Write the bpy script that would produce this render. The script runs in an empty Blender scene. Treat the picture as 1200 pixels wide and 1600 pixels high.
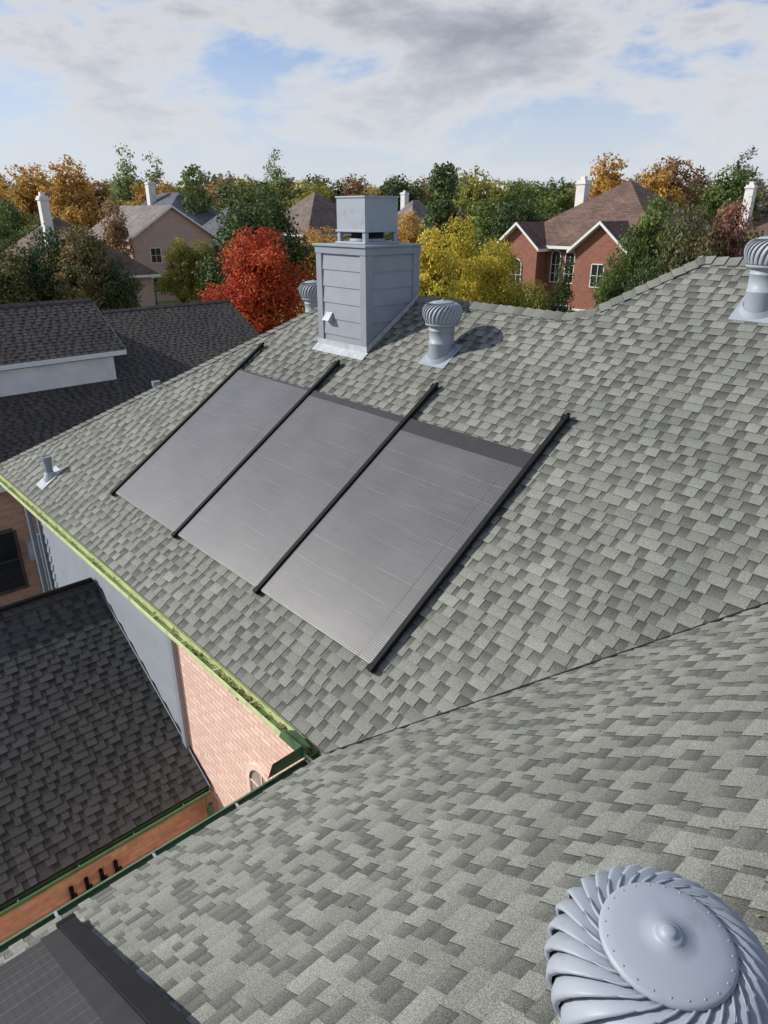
import bpy, bmesh, math, random
import numpy as np
from mathutils import Matrix, Vector
random.seed(7)
K=2/3.; CS=.83205; SN=.5547
scene=bpy.context.scene
COL=scene.collection
# ------------------------------------------------------------------ frame of the street grid
GX=Vector((.67413,-.73862,0)); GY=Vector((.73862,.67413,0)); ORG=Vector((-.442,4.120,5.184))
ANG=math.atan2(GX.y,GX.x)
H=Matrix.Translation(ORG)@Matrix.Rotation(ANG,4,'Z')
def hw(x,y,z): return H@Vector((x,y,z))
WM={}
def reg(ob,parent=None,M=None):
    if ob.name not in COL.objects: COL.objects.link(ob)
    M=M if M is not None else Matrix.Identity(4)
    WM[ob]=M
    if parent is not None:
        ob.parent=parent
        ob.matrix_parent_inverse=Matrix.Identity(4)
        ob.matrix_local=WM[parent].inverted()@M
    else: ob.matrix_world=M
    return ob
def thing(name,M,label,cat,group=None):
    ob=bpy.data.objects.new(name,None); ob.empty_display_size=.2
    reg(ob,None,M); ob["label"]=label; ob["category"]=cat
    if group: ob["group"]=group
    return ob
# ------------------------------------------------------------------ materials
def N(nt,t,**kw):
    n=nt.nodes.new(t)
    for k,v in kw.items():
        if k in n.inputs: n.inputs[k].default_value=v
        else: setattr(n,k,v)
    return n
def newmat(name):
    m=bpy.data.materials.new(name); m.use_nodes=True
    return m,m.node_tree,m.node_tree.nodes["Principled BSDF"]
def ramp(nt,stops,interp='LINEAR'):
    r=nt.nodes.new("ShaderNodeValToRGB"); cr=r.color_ramp; cr.interpolation=interp
    while len(cr.elements)<len(stops): cr.elements.new(.5)
    for e,(p,c) in zip(cr.elements,stops):
        e.position=p; e.color=(c[0],c[1],c[2],1) if not isinstance(c,float) else (c,c,c,1)
    return r
def mul(nt,a,b,fac=1.0,mode='MULTIPLY'):
    m=nt.nodes.new("ShaderNodeMix"); m.data_type='RGBA'; m.blend_type=mode
    m.inputs[0].default_value=fac
    for s,v in ((6,a),(7,b)):
        if hasattr(v,'links') or hasattr(v,'is_linked'): nt.links.new(v,m.inputs[s])
        else: m.inputs[s].default_value=(*v,1)
    return m.outputs[2]
def plain(name,col,rough=.6,var=.25,scale=6.,spec=.4,bump=0.,bscale=60.,metal=0.,dirt=None):
    m,nt,p=newmat(name)
    tc=N(nt,"ShaderNodeTexCoord")
    n1=N(nt,"ShaderNodeTexNoise",Scale=scale,Detail=6.,Roughness=.6); nt.links.new(tc.outputs['Object'],n1.inputs['Vector'])
    lo=tuple(c*(1-var) for c in col); hi=tuple(min(1,c*(1+var)) for c in col)
    if dirt: lo=dirt
    r=ramp(nt,[(.3,lo),(.7,hi)] if not dirt else [(.28,lo),(.45,col),(.8,hi)]); nt.links.new(n1.outputs[0],r.inputs[0])
    nt.links.new(r.outputs[0],p.inputs['Base Color'])
    p.inputs['Roughness'].default_value=rough; p.inputs['Specular IOR Level'].default_value=spec; p.inputs['Metallic'].default_value=metal
    if bump:
        n2=N(nt,"ShaderNodeTexNoise",Scale=bscale,Detail=3.); nt.links.new(tc.outputs['Object'],n2.inputs['Vector'])
        b=N(nt,"ShaderNodeBump",Strength=bump,Distance=.01); nt.links.new(n2.outputs[0],b.inputs['Height']); nt.links.new(b.outputs[0],p.inputs['Normal'])
    return m
def shingle_mat(name,dark,mid,light,gran=1.0):
    m,nt,p=newmat(name)
    uv=N(nt,"ShaderNodeUVMap"); sp=N(nt,"ShaderNodeSeparateXYZ"); nt.links.new(uv.outputs[0],sp.inputs[0])
    r=ramp(nt,[(0.,dark),(.45,mid),(1.,light)]); nt.links.new(sp.outputs[0],r.inputs[0])
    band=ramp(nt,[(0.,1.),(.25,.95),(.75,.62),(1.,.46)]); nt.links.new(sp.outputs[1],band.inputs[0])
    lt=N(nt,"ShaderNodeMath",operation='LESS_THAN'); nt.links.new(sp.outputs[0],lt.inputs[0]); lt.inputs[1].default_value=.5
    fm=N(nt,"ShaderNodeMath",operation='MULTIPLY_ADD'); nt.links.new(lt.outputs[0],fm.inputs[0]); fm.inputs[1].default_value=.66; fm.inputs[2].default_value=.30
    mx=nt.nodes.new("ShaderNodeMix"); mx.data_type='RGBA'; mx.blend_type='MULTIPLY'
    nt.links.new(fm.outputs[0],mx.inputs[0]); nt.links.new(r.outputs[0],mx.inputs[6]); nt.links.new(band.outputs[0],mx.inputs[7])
    tc=N(nt,"ShaderNodeTexCoord")
    g=N(nt,"ShaderNodeTexNoise",Scale=210.,Detail=3.,Roughness=.75); nt.links.new(tc.outputs['Object'],g.inputs['Vector'])
    gr=ramp(nt,[(.33,1-.6*gran),(.5,1.),(.68,1+.95*gran)]); nt.links.new(g.outputs[0],gr.inputs[0])
    w=N(nt,"ShaderNodeTexNoise",Scale=.9,Detail=5.,Roughness=.6); nt.links.new(tc.outputs['Object'],w.inputs['Vector'])
    wr=ramp(nt,[(.3,(.84,.84,.81)),(.7,(1.14,1.12,1.08))]); nt.links.new(w.outputs[0],wr.inputs[0])
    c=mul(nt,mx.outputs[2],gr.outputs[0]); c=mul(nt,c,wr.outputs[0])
    nt.links.new(c,p.inputs['Base Color'])
    p.inputs['Roughness'].default_value=.85; p.inputs['Specular IOR Level'].default_value=.35
    b=N(nt,"ShaderNodeBump",Strength=.5,Distance=.002); nt.links.new(g.outputs[0],b.inputs['Height']); nt.links.new(b.outputs[0],p.inputs['Normal'])
    return m
def brick_mat(name,c1,c2,mortar,bw=.2,bh=.075,ms=.008,bl=1.):
    m,nt,p=newmat(name)
    uv=N(nt,"ShaderNodeUVMap")
    b=N(nt,"ShaderNodeTexBrick",Scale=1.); b.inputs['Brick Width'].default_value=bw; b.inputs['Row Height'].default_value=bh
    b.inputs['Mortar Size'].default_value=ms; b.inputs['Mortar Smooth'].default_value=.2; b.inputs['Bias'].default_value=0
    b.inputs['Color1'].default_value=(*c1,1); b.inputs['Color2'].default_value=(*c2,1); b.inputs['Mortar'].default_value=(*mortar,1)
    nt.links.new(uv.outputs[0],b.inputs['Vector'])
    n=N(nt,"ShaderNodeTexNoise",Scale=9.,Detail=6.,Roughness=.6); nt.links.new(uv.outputs[0],n.inputs['Vector'])
    r=ramp(nt,[(.3,1-.15*bl),(.7,1+.12*bl)]); nt.links.new(n.outputs[0],r.inputs[0])
    nt.links.new(mul(nt,b.outputs[0],r.outputs[0]),p.inputs['Base Color'])
    bp=N(nt,"ShaderNodeBump",Strength=.6,Distance=.008); bp.invert=True; nt.links.new(b.outputs[1],bp.inputs['Height']); nt.links.new(bp.outputs[0],p.inputs['Normal'])
    p.inputs['Roughness'].default_value=.85
    return m
def glass_mat(name,col=(.02,.025,.03)):
    m=plain(name,col,rough=.08,var=.2,spec=.6); return m
def leaf_mat(name,cols,trans=.3):
    m,nt,p=newmat(name)
    cols=[tuple(min(.85,x*1.9) for x in c) for c in cols]
    at=N(nt,"ShaderNodeAttribute",attribute_name="tone")
    r=ramp(nt,[(i/(len(cols)-1),c) for i,c in enumerate(cols)]); nt.links.new(at.outputs['Fac'],r.inputs[0])
    nt.links.new(r.outputs[0],p.inputs['Base Color']); p.inputs['Roughness'].default_value=.6; p.inputs['Specular IOR Level'].default_value=.25
    t=N(nt,"ShaderNodeBsdfTranslucent"); nt.links.new(r.outputs[0],t.inputs[0])
    mx=N(nt,"ShaderNodeMixShader"); mx.inputs[0].default_value=trans
    nt.links.new(p.outputs[0],mx.inputs[1]); nt.links.new(t.outputs[0],mx.inputs[2]); nt.links.new(mx.outputs[0],nt.nodes['Material Output'].inputs[0])
    return m
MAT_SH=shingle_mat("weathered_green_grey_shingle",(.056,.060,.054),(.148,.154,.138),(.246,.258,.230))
MAT_SHL=shingle_mat("shaded_green_grey_shingle",(.026,.028,.029),(.056,.060,.061),(.086,.092,.092),.7)  # darker copy of the main shingle, lower wing's shade put into the colour
MAT_SHN=shingle_mat("dark_brown_grey_shingle",(.032,.028,.025),(.064,.056,.050),(.105,.093,.083),.6)
MAT_BRICK=brick_mat("pink_painted_brick",(.82,.60,.51),(.70,.48,.39),(.54,.40,.33),ms=.009,bl=.6)
MAT_PINK=plain("pink_mortar_surround",(.72,.56,.48),rough=.8,var=.1)
MAT_BRICKO=brick_mat("orange_brick",(.62,.37,.245),(.48,.27,.17),(.42,.34,.28))
MAT_BRICKR=brick_mat("red_brick",(.31,.105,.062),(.22,.07,.043),(.26,.18,.15))
MAT_BRICKP=brick_mat("tan_pink_brick",(.58,.38,.32),(.47,.30,.25),(.50,.40,.35))
MAT_SIDE=plain("blue_grey_siding_paint",(.27,.30,.335),rough=.55,var=.08,scale=3.,bump=.15,bscale=40.)
MAT_TRIM=plain("blue_grey_trim_paint",(.25,.28,.32),rough=.5,var=.07,scale=4.)
MAT_METAL=plain("painted_blue_grey_metal",(.31,.345,.39),rough=.48,var=.06,scale=7.,spec=.4,dirt=(.24,.265,.295))
MAT_FLASH=plain("pale_flashing_metal",(.42,.45,.47),rough=.5,var=.2,scale=9.)
MAT_GUTTER=plain("sunlit_yellow_green_gutter",(.50,.57,.28),rough=.55,var=.25,scale=8.,dirt=(.30,.36,.15))  # brightness of the sunlit eave run is put into this gutter green
MAT_GUTTERD=plain("dark_green_gutter",(.09,.16,.08),rough=.4,var=.3,scale=5.,dirt=(.04,.07,.04))  # gutter green with shade put into the colour; fascia and downspouts share it
MAT_WHITE=plain("white_trim_paint",(.72,.72,.70),rough=.5,var=.06)
MAT_CREAM=plain("offwhite_stucco",(.70,.68,.66),rough=.7,var=.12,scale=2.)
MAT_BLACK=plain("black_polymer_pipe",(.009,.009,.010),rough=.7,var=.2,spec=.22)
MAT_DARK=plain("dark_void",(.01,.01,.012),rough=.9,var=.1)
MAT_GLASS=glass_mat("dark_window_glass")
MAT_BLIND=plain("window_with_pale_blind",(.34,.30,.27),rough=.25,var=.15,spec=.6)
MAT_BARK=plain("bark",(.085,.065,.05),rough=.9,var=.4,scale=5.,bump=.6,bscale=20.)
MAT_WOOD=plain("yellowed_ledge",(.50,.34,.12),rough=.6,var=.3,scale=5.)
MAT_DEBRIS=plain("dry_leaf_litter",(.22,.17,.06),rough=.9,var=.5,scale=20.)
# ------------------------------------------------------------------ mesh accumulator
class Acc:
    def __init__(s): s.v=[];s.f=[];s.uv=[];s.m=[];s.sm=[]
    def poly(s,pts,mat=0,uv=None,smooth=False):
        pts=[Vector(p) for p in pts]; b=len(s.v); s.v+= [tuple(p) for p in pts]; s.f.append(tuple(range(b,b+len(pts))))
        if uv is None:
            n=Vector((0,0,0))
            for i in range(len(pts)):
                a,c=pts[i],pts[(i+1)%len(pts)]; n+=Vector(((a.y-c.y)*(a.z+c.z),(a.z-c.z)*(a.x+c.x),(a.x-c.x)*(a.y+c.y)))
            ax,ay,az=abs(n.x),abs(n.y),abs(n.z)
            if az>=ax and az>=ay: uv=[(p.x,p.y) for p in pts]
            elif ax>ay: uv=[(p.y,p.z) for p in pts]
            else: uv=[(p.x,p.z) for p in pts]
        s.uv.append(uv); s.m.append(mat); s.sm.append(smooth)
    def box(s,x0,x1,y0,y1,z0,z1,mat=0):
        P=[(x0,y0,z0),(x1,y0,z0),(x1,y1,z0),(x0,y1,z0),(x0,y0,z1),(x1,y0,z1),(x1,y1,z1),(x0,y1,z1)]
        for f in ((3,2,1,0),(4,5,6,7),(0,1,5,4),(1,2,6,5),(2,3,7,6),(3,0,4,7)): s.poly([P[i] for i in f],mat)
    def tube(s,pts,rad,seg=10,mat=0,cap=True,smooth=True):
        pts=[Vector(p) for p in pts]; rings=[]
        for i,p in enumerate(pts):
            d=(pts[min(i+1,len(pts)-1)]-pts[max(i-1,0)]).normalized()
            a=d.orthogonal().normalized() if i==0 else (a-d*a.dot(d)).normalized()
            b=d.cross(a); r=rad[i] if hasattr(rad,'__len__') else rad
            rings.append([p+(a*math.cos(t*2*math.pi/seg)+b*math.sin(t*2*math.pi/seg))*r for t in range(seg)])
        for i in range(len(rings)-1):
            for t in range(seg):
                u=(t+1)%seg; s.poly([rings[i][t],rings[i][u],rings[i+1][u],rings[i+1][t]],mat,[(0,0)]*4,smooth)
        if cap:
            s.poly(rings[0][::-1],mat,[(0,0)]*seg); s.poly(rings[-1],mat,[(0,0)]*seg)
    def lathe(s,prof,seg=32,mat=0,c=(0,0),smooth=True):
        for i in range(len(prof)-1):
            (r0,z0),(r1,z1)=prof[i],prof[i+1]
            for t in range(seg):
                a,b=t*2*math.pi/seg,(t+1)*2*math.pi/seg
                q=[(c[0]+r0*math.cos(a),c[1]+r0*math.sin(a),z0),(c[0]+r0*math.cos(b),c[1]+r0*math.sin(b),z0),(c[0]+r1*math.cos(b),c[1]+r1*math.sin(b),z1),(c[0]+r1*math.cos(a),c[1]+r1*math.sin(a),z1)]
                if r0<1e-5: q=q[1:]
                elif r1<1e-5: q=q[:3]
                s.poly(q,mat,[(0,0)]*len(q),smooth)
    def mesh(s,name,mats,merge=False):
        me=bpy.data.meshes.new(name); me.from_pydata(s.v,[],s.f)
        ul=me.uv_layers.new(name="UVMap"); flat=[c for f in s.uv for t in f for c in t]
        ul.data.foreach_set("uv",flat)
        for m in mats: me.materials.append(m)
        me.polygons.foreach_set("material_index",s.m); me.polygons.foreach_set("use_smooth",s.sm); me.update()
        if merge:
            bm=bmesh.new(); bm.from_mesh(me); bmesh.ops.remove_doubles(bm,verts=bm.verts,dist=1e-4); bmesh.ops.recalc_face_normals(bm,faces=bm.faces); bm.to_mesh(me); bm.free()
        return me
    def obj(s,name,mats,parent=None,M=None,merge=False,bevel=0):
        ob=bpy.data.objects.new(name,s.mesh(name,mats,merge or bevel>0)); reg(ob,parent,M)
        if bevel:
            b=ob.modifiers.new("edge","BEVEL"); b.width=bevel; b.segments=2; b.limit_method='ANGLE'
        return ob
# ------------------------------------------------------------------ shingles
def shingle_bm(u0,u1,vmax,h=.094,seed=1,t=.005,lift=.004,lo=(.065,.175),gp=(.035,.13)):
    rnd=random.Random(seed); V=[];F=[];UV=[]
    def q(a,b,c,d,ua,ub):
        i=len(V); V.extend((a,b,c,d)); F.append((i,i+1,i+2,i+3)); UV.extend((ua[0],ua[1],ub[1],ub[0]))
    n=int(vmax/h)+2
    for i in range(n):
        v0=i*h; v1=v0+h+.012
        u=u0-rnd.random()*.5
        while u<u1:
            w=rnd.uniform(.3,1.); tn=min(.48,max(.05,rnd.gauss(.36,.06)))
            q((u,v0,t),(u+w,v0,t),(u+w,v1,0),(u,v1,0),((tn,0),(tn,0)),((tn,1),(tn,1)))
            q((u,v0,-.004),(u+w,v0,-.004),(u+w,v0,t),(u,v0,t),((0,0),(0,0)),((0,0),(0,0)))
            u+=w
        u=u0-rnd.random()*.5
        while u<u1:
            w=rnd.uniform(*lo); tn=min(.99,max(.52,rnd.gauss(.76,.10))); dz=rnd.uniform(0,.0015); dv=rnd.uniform(-.002,.003)
            s1=rnd.uniform(-.006,.006); s2=rnd.uniform(-.006,.006)
            a=(u,v0-dv,t+lift+dz); b=(u+w,v0-dv,t+lift+dz); c=(u+w+s1,v1,lift); d=(u+s2,v1,lift)
            q(a,b,c,d,((tn,0),(tn,0)),((tn,1),(tn,1)))
            e=(.05,0)
            q((a[0],a[1],t*.5),(b[0],b[1],t*.5),b,a,(e,e),(e,e))
            q((a[0],a[1],t*.4),a,d,(d[0],d[1],-.002),(e,e),(e,e))
            q(b,(b[0],b[1],t*.4),(c[0],c[1],-.002),c,(e,e),(e,e))
            u+=w+rnd.uniform(*gp)
    me=bpy.data.meshes.new("tmp"); me.from_pydata(V,[],F); ul=me.uv_layers.new(name="UVMap"); ul.data.foreach_set("uv",[c for t_ in UV for c in t_])
    bm=bmesh.new(); bm.from_mesh(me); bpy.data.meshes.remove(me); return bm
def clip(bm,planes):
    bm=bm.copy()
    for (cu,cv,nu,nv) in planes:
        bmesh.ops.bisect_plane(bm,geom=bm.verts[:]+bm.edges[:]+bm.faces[:],plane_co=(cu,cv,0),plane_no=(nu,nv,0),clear_outer=True,dist=1e-5)
    return bm
def basis(o,U,P):
    U=Vector(U);P=Vector(P);n=U.cross(P)
    return Matrix(((U.x,P.x,n.x,o[0]),(U.y,P.y,n.y,o[1]),(U.z,P.z,n.z,o[2]),(0,0,0,1)))
class Roof:
    def __init__(s): s.bm=bmesh.new()
    def add(s,bm,M):
        bm.transform(M); me=bpy.data.meshes.new("tmp"); bm.to_mesh(me); s.bm.from_mesh(me); bpy.data.meshes.remove(me); bm.free()
    def addacc(s,acc):
        me=acc.mesh("tmp",[]); s.bm.from_mesh(me); bpy.data.meshes.remove(me)
    def obj(s,name,mat,parent,M):
        me=bpy.data.meshes.new(name); s.bm.to_mesh(me); me.materials.append(mat)
        ob=bpy.data.objects.new(name,me); return reg(ob,parent,M)
def caps(acc,p0,p1,sL,sR,step=.13,w=.12,seed=3,mat=0):
    rnd=random.Random(seed); p0=Vector(p0);p1=Vector(p1);d=(p1-p0);L=d.length;d.normalize();sL=Vector(sL).normalized();sR=Vector(sR).normalized();up=Vector((0,0,1))
    k=0
    while k*step<L:
        a=p0+d*(k*step); b=p0+d*min(L+.02,k*step+step+.03); tn=rnd.uniform(.4,.8); j=rnd.uniform(-.006,.006)
        ha=.034+rnd.uniform(0,.004); hb=.020
        A0=a+up*ha;B0=b+up*hb
        for sd in (sL,sR):
            A1=a+sd*(w+j)+up*(ha-.006);B1=b+sd*(w+j)+up*(hb-.006)
            acc.poly([A0,A1,B1,B0],mat,[(tn,0),(tn,0),(tn,1),(tn,1)])
            acc.poly([A0,A1,A1-up*.03,A0-up*.03],mat,[(.02,0)]*4)
            acc.poly([A1,B1,B1-up*.02,A1-up*.03],mat,[(.02,0)]*4)
        k+=1
# ================================================================== MAIN HOUSE
house=thing("brick_house",Matrix.Translation(hw(0,0,-5.184)),"pink brick and blue grey sided house with green grey shingle roof","house")
XL=-8.70
R=Roof()
bmA=shingle_bm(-9.2,5.6,6.3,seed=11)
MA=basis((0,0,0),(1,0,0),(0,CS,SN))
def nrm(a,b):
    l=math.hypot(a,b); return a/l,b/l
na=nrm(-1,CS)
R.add(clip(bmA,[(XL,0,*na),(-.88,0,1,0),(0,4.18/CS,0,1)]),basis((0,0,.004),(1,0,0),(0,CS,SN)))
R.add(clip(bmA,[(-.88,0,-1,0),(-.88,4.18/CS,*na),(0,5.05/CS,0,1),(0.0,0,-na[0],-na[1])]),basis((0,0,.004),(1,0,0),(0,CS,SN)))
bmA.free()
bmB=shingle_bm(-5.6,8.6,6.3,seed=23)
MB=basis((0,0,0),(0,-1,0),(CS,0,SN))
nb=nrm(-1,-CS)
R.add(clip(bmB,[(-.05,0,*nb),(0,5.05/CS,0,1),(8.5,0,1,0)]),MB); bmB.free()
bmD=shingle_bm(-8.6,.2,5.3,seed=31)
MD=basis((XL,0,0),(0,-1,0),(CS,0,SN))
R.add(clip(bmD,[(0,0,*nrm(1,CS)),(-8.36,0,*nrm(-1,CS))]),MD); bmD.free()
a=Acc(); T=[(.6,.3)]*4
z1=4.18*K; z2=5.05*K
a.poly([(XL,8.36,0),(-4.52,4.18,z1),(-.88,4.18,z1),(2,4.18,z1),(4,8.36,0)],0,[(.6,.3)]*5)
a.poly([(-.88,4.18,z1-.002),(-.01,5.05,z2),(-.01,5.92,z1),(-.88,5.0,z1-.3)],0,T)
a.poly([(0,5.05,z2),(5.05,5.05,z2),(10.1,10.1,0),(-2,10.1,0)],0,T)
a.poly([(5.05,-8.5,z2),(5.05,5.05,z2),(10.1,10.1,0),(10.1,-8.5,0)],0,T)
e=-.02
a.poly([(XL,0,e),(0,0,e),(5.05,5.05,z2+e),(0,5.05,z2+e),(-.88,4.18,z1+e),(-4.52,4.18,z1+e)],0,[(.1,.3)]*6)
a.poly([(0,0,e),(0,-8.5,e),(5.05,-8.5,z2+e),(5.05,5.05,z2+e)],0,[(.1,.3)]*4)
a.poly([(XL,0,e),(-4.52,4.18,z1+e),(XL,8.36,e)],0,[(.1,.3)]*3)
caps(a,(XL,0,.0),(-4.52,4.18,z1),(1,0,0),(0,1,.0),seed=1,w=.12)
R.addacc(a)
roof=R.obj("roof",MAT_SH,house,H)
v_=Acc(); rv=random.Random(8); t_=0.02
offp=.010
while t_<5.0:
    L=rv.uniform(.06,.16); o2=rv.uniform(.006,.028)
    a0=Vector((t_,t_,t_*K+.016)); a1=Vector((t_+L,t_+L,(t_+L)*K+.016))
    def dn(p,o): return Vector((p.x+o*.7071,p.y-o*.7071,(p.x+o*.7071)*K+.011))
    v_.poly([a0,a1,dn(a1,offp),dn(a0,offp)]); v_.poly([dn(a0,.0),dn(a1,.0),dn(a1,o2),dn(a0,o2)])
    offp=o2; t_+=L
v_.obj("valley_edge_shadow",[MAT_DARK],roof,H)  # cut edge plus dark strip painted as the shadow it casts along the valley
c=Acc()
s1=Vector((0,-CS,-SN)); s2=Vector((0,CS,-SN))
caps(c,(-4.52,4.18,z1),(-.95,4.18,z1),s1,s2,seed=5)
caps(c,(-.97,4.18,z1),(-.70,4.30,z1+.07),(.15,-.8,-.55),(-.3,.8,-.45),seed=6,step=.1)
caps(c,(-.72,4.32,z1+.09),(-.02,5.04,z2),(.6,-.6,-.40),(-.6,.6,-.40),seed=6)
caps(c,(5.05,5.05,z2),(-.05,5.05,z2),s1,s2,seed=7)
caps(c,(5.05,-8.5,z2),(5.05,5.0,z2),(-CS,0,-SN),(CS,0,-SN),seed=8)
c.obj("ridge_cap",[MAT_SH],roof,H)
# walls
w=Acc(); ZG=-5.184; WX=-8.05
w.poly([(-3.4,.35,ZG),(.35,.35,ZG),(.35,.35,-.12),(-3.4,.35,-.12)],0)
w.poly([(.35,.35,ZG),(.35,-8.2,ZG),(.35,-8.2,-.12),(.35,.35,-.12)],0)
w.poly([(.35,-8.2,ZG),(9.7,-8.2,ZG),(9.7,-8.2,-.12),(5.05,-8.2,z2-.1),(.35,-8.2,.1)],0)
w.poly([(9.7,-8.2,ZG),(9.7,9.7,ZG),(9.7,9.7,-.12),(9.7,-8.2,-.12)],0)
w.poly([(9.7,9.7,ZG),(-1.6,9.7,ZG),(-1.6,9.7,-.12),(9.7,9.7,-.12)],0)
w.poly([(-1.6,9.7,ZG),(-1.6,8.,ZG),(-1.6,8.,-.12),(-1.6,9.7,-.12)],0)
w.poly([(WX,8.,ZG),(-1.6,8.,ZG),(-1.6,8.,-.12),(WX,8.,-.12)],0)
w.obj("wall",[MAT_BRICK],house,H)
s=Acc(); zz=ZG+.2
while zz<-.16:
    zt=min(zz+.165,-.12)
    s.poly([(WX-.02,.325,zz),(-3.45,.325,zz),(-3.45,.345,zt),(WX-.02,.345,zt)])
    s.poly([(WX-.02,.325,zz),(-3.45,.325,zz),(-3.45,.35,zz),(WX-.02,.35,zz)])
    s.poly([(WX-.025,.32,zz),(WX-.025,8.,zz),(WX,8.,zt),(WX,.32,zt)])
    s.poly([(WX-.025,.32,zz),(WX-.025,8.,zz),(WX,8.,zz),(WX,.32,zz)])
    zz+=.165
s.obj("siding",[MAT_SIDE],house,H)
t=Acc(); t.box(-3.46,-3.36,.295,.36,ZG,-.15,0); t.obj("corner_board",[MAT_TRIM],house,H,bevel=.004)
t=Acc(); t.box(WX-.07,WX+.04,.29,.40,ZG,-.15,0); t.obj("corner_board",[MAT_TRIM],house,H,bevel=.004)
f=Acc()
f.box(XL+.02,.0,.015,.04,-.20,-.025); f.box(.015,.04,-8.5,.0,-.20,-.025)
f.box(XL+.02,XL+.045,.04,8.3,-.2,-.025)
f.box(XL+.045,.34,.04,.345,-.165,-.145); f.box(XL+.045,WX,.345,8.2,-.167,-.147); f.box(.04,.345,-8.5,.04,-.17,-.15)
f.obj("fascia",[MAT_GUTTERD],house,H)
# gutters
def gutter(acc,along,a0,a1,base,sgn,ztop,w=.125,h=.11,mat=0):
    prof=[(0.004,0),(0.004,-h),(w*.72,-h),(w*.8,-h*.55),(w,-h*.35),(w,0),(w-.018,.004),(w-.018,-.012)]
    def P(u,o,z):
        return (u,base+sgn*o,ztop+z) if along=='x' else (base+sgn*o,u,ztop+z)
    n=max(1,int((a1-a0)/1.1)); 
    for i in range(n):
        u0=a0+(a1-a0)*i/n;u1=a0+(a1-a0)*(i+1)/n
        j0=.004*math.sin(i*2.1);j1=.004*math.sin((i+1)*2.1)
        for k in range(len(prof)-1):
            (o0,q0),(o1,q1)=prof[k],prof[k+1]
            acc.poly([P(u0,o0,q0+j0),P(u1,o0,q0+j1),P(u1,o1,q1+j1),P(u0,o1,q1+j0)],mat)
    for u in (a0,a1): acc.poly([P(u,o,q) for o,q in prof[:6]],mat)
    u=a0+.3
    while u<a1:
        acc.poly([P(u,0,-.012),P(u+.018,0,-.012),P(u+.018,w-.01,.003),P(u,w-.01,.003)],mat+1); u+=.62
g=Acc(); gutter(g,'x',XL,-.0,0.0,-1,-.035,w=.115,h=.085)
g.box(-8.7,.0,.012,.018,-.06,-.006,0)
g.obj("gutter",[MAT_GUTTER,MAT_GUTTER],house,H)
g=Acc(); gutter(g,'y',-8.5,-.0,0.0,-1,-.04,w=.105,h=.085)
g.poly([(-.45,-.132,-.05),(-.12,-.132,-.05),(-.12,-.132,.07),(-.40,-.132,.06)],0)
g.poly([(-.132,-.45,-.05),(-.132,-.12,-.05),(-.132,-.12,.07),(-.132,-.40,.06)],0)
g.poly([(-.40,-.128,.045),(-.13,-.128,.045),(-.13,-.05,.01),(-.36,-.02,.01)],0)
g.obj("gutter",[MAT_GUTTERD,MAT_FLASH],house,H)
d=Acc(); rr=random.Random(5)
for i in range(240):
    x=rr.uniform(XL,-.1) if rr.random()<.4 else -abs(rr.gauss(0,1.2))-.1; y=rr.uniform(-.095,-.01); z=-.095+rr.random()*.04; sz=rr.uniform(.012,.035); an=rr.random()*6.3
    p=Vector((x,y,z)); u=Vector((math.cos(an),math.sin(an),rr.uniform(-.5,.5)))*sz; v=Vector((-math.sin(an),math.cos(an),rr.uniform(-.5,.5)))*sz*.6
    d.poly([p-u,p+v,p+u,p-v],0)
ob=d.obj("gutter_leaf_litter",[MAT_DEBRIS],house,H); ob["kind"]="stuff"
d=Acc()
for i in range(60):
    if i<30:
        y=rr.uniform(.3,3.8); x=rr.uniform(-7,0); z=y*K+.016; nn=Vector((0,-SN,CS))
        if x<-8.7+y: continue
    else:
        x=rr.uniform(.2,4); y=rr.uniform(-3,x-.2); z=x*K+.013; nn=Vector((-SN,0,CS))
    an=rr.random()*6.3; sz=rr.uniform(.006,.014); u=nn.orthogonal().normalized(); v=nn.cross(u); a_=u*math.cos(an)+v*math.sin(an); b_=nn.cross(a_); p=Vector((x,y,z))
    d.poly([p-a_*sz,p+b_*sz*.5,p+a_*sz+nn*.004,p-b_*sz*.5],0)
ob=d.obj("fallen_leaves",[MAT_DEBRIS],None,H); ob["kind"]="stuff"; ob["label"]="tiny dry leaves scattered over the shingles"; ob["category"]="leaves"
def arched(acc,cx,zc,r,zb,y,mf,mg,wd=.05):
    n=12
    arc=lambda rad:[(cx+rad*math.cos(math.pi*i/n),zc+rad*math.sin(math.pi*i/n)) for i in range(n+1)]
    o=arc(r+wd);q=arc(r)
    for i in range(n):
        acc.poly([(o[i][0],y-.03,o[i][1]),(o[i+1][0],y-.03,o[i+1][1]),(q[i+1][0],y-.03,q[i+1][1]),(q[i][0],y-.03,q[i][1])],mf)
        acc.poly([(o[i][0],y-.03,o[i][1]),(o[i+1][0],y-.03,o[i+1][1]),(o[i+1][0],y,o[i+1][1]),(o[i][0],y,o[i][1])],mf)
    for sx in (-1,1):
        x0=cx+sx*r;x1=cx+sx*(r+wd); acc.box(min(x0,x1),max(x0,x1),y-.03,y,zb,zc,mf)
    acc.box(cx-r-wd,cx+r+wd,y-.05,y,zb-.05,zb,mf)
    acc.box(cx-.010,cx+.010,y-.02,y-.012,zb,zc+r*.98,mf); acc.box(cx-r,cx+r,y-.021,y-.013,zc-.012,zc+.012,mf)
    acc.poly([(x,y-.01,z) for x,z in q]+[(cx-r,y-.01,zb),(cx+r,y-.01,zb)],mg)
aw=Acc(); arched(aw,-1.62,-1.82,.24,-3.3,.35,0,1,wd=.07); aw.obj("window",[MAT_PINK,MAT_BLIND],house,H)
aw=Acc(); aw.tube([(-2.78,.25,-2.85),(-2.78,.25,-5.1)],.035,8); aw.obj("downspout",[MAT_GUTTERD],house,H)
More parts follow.
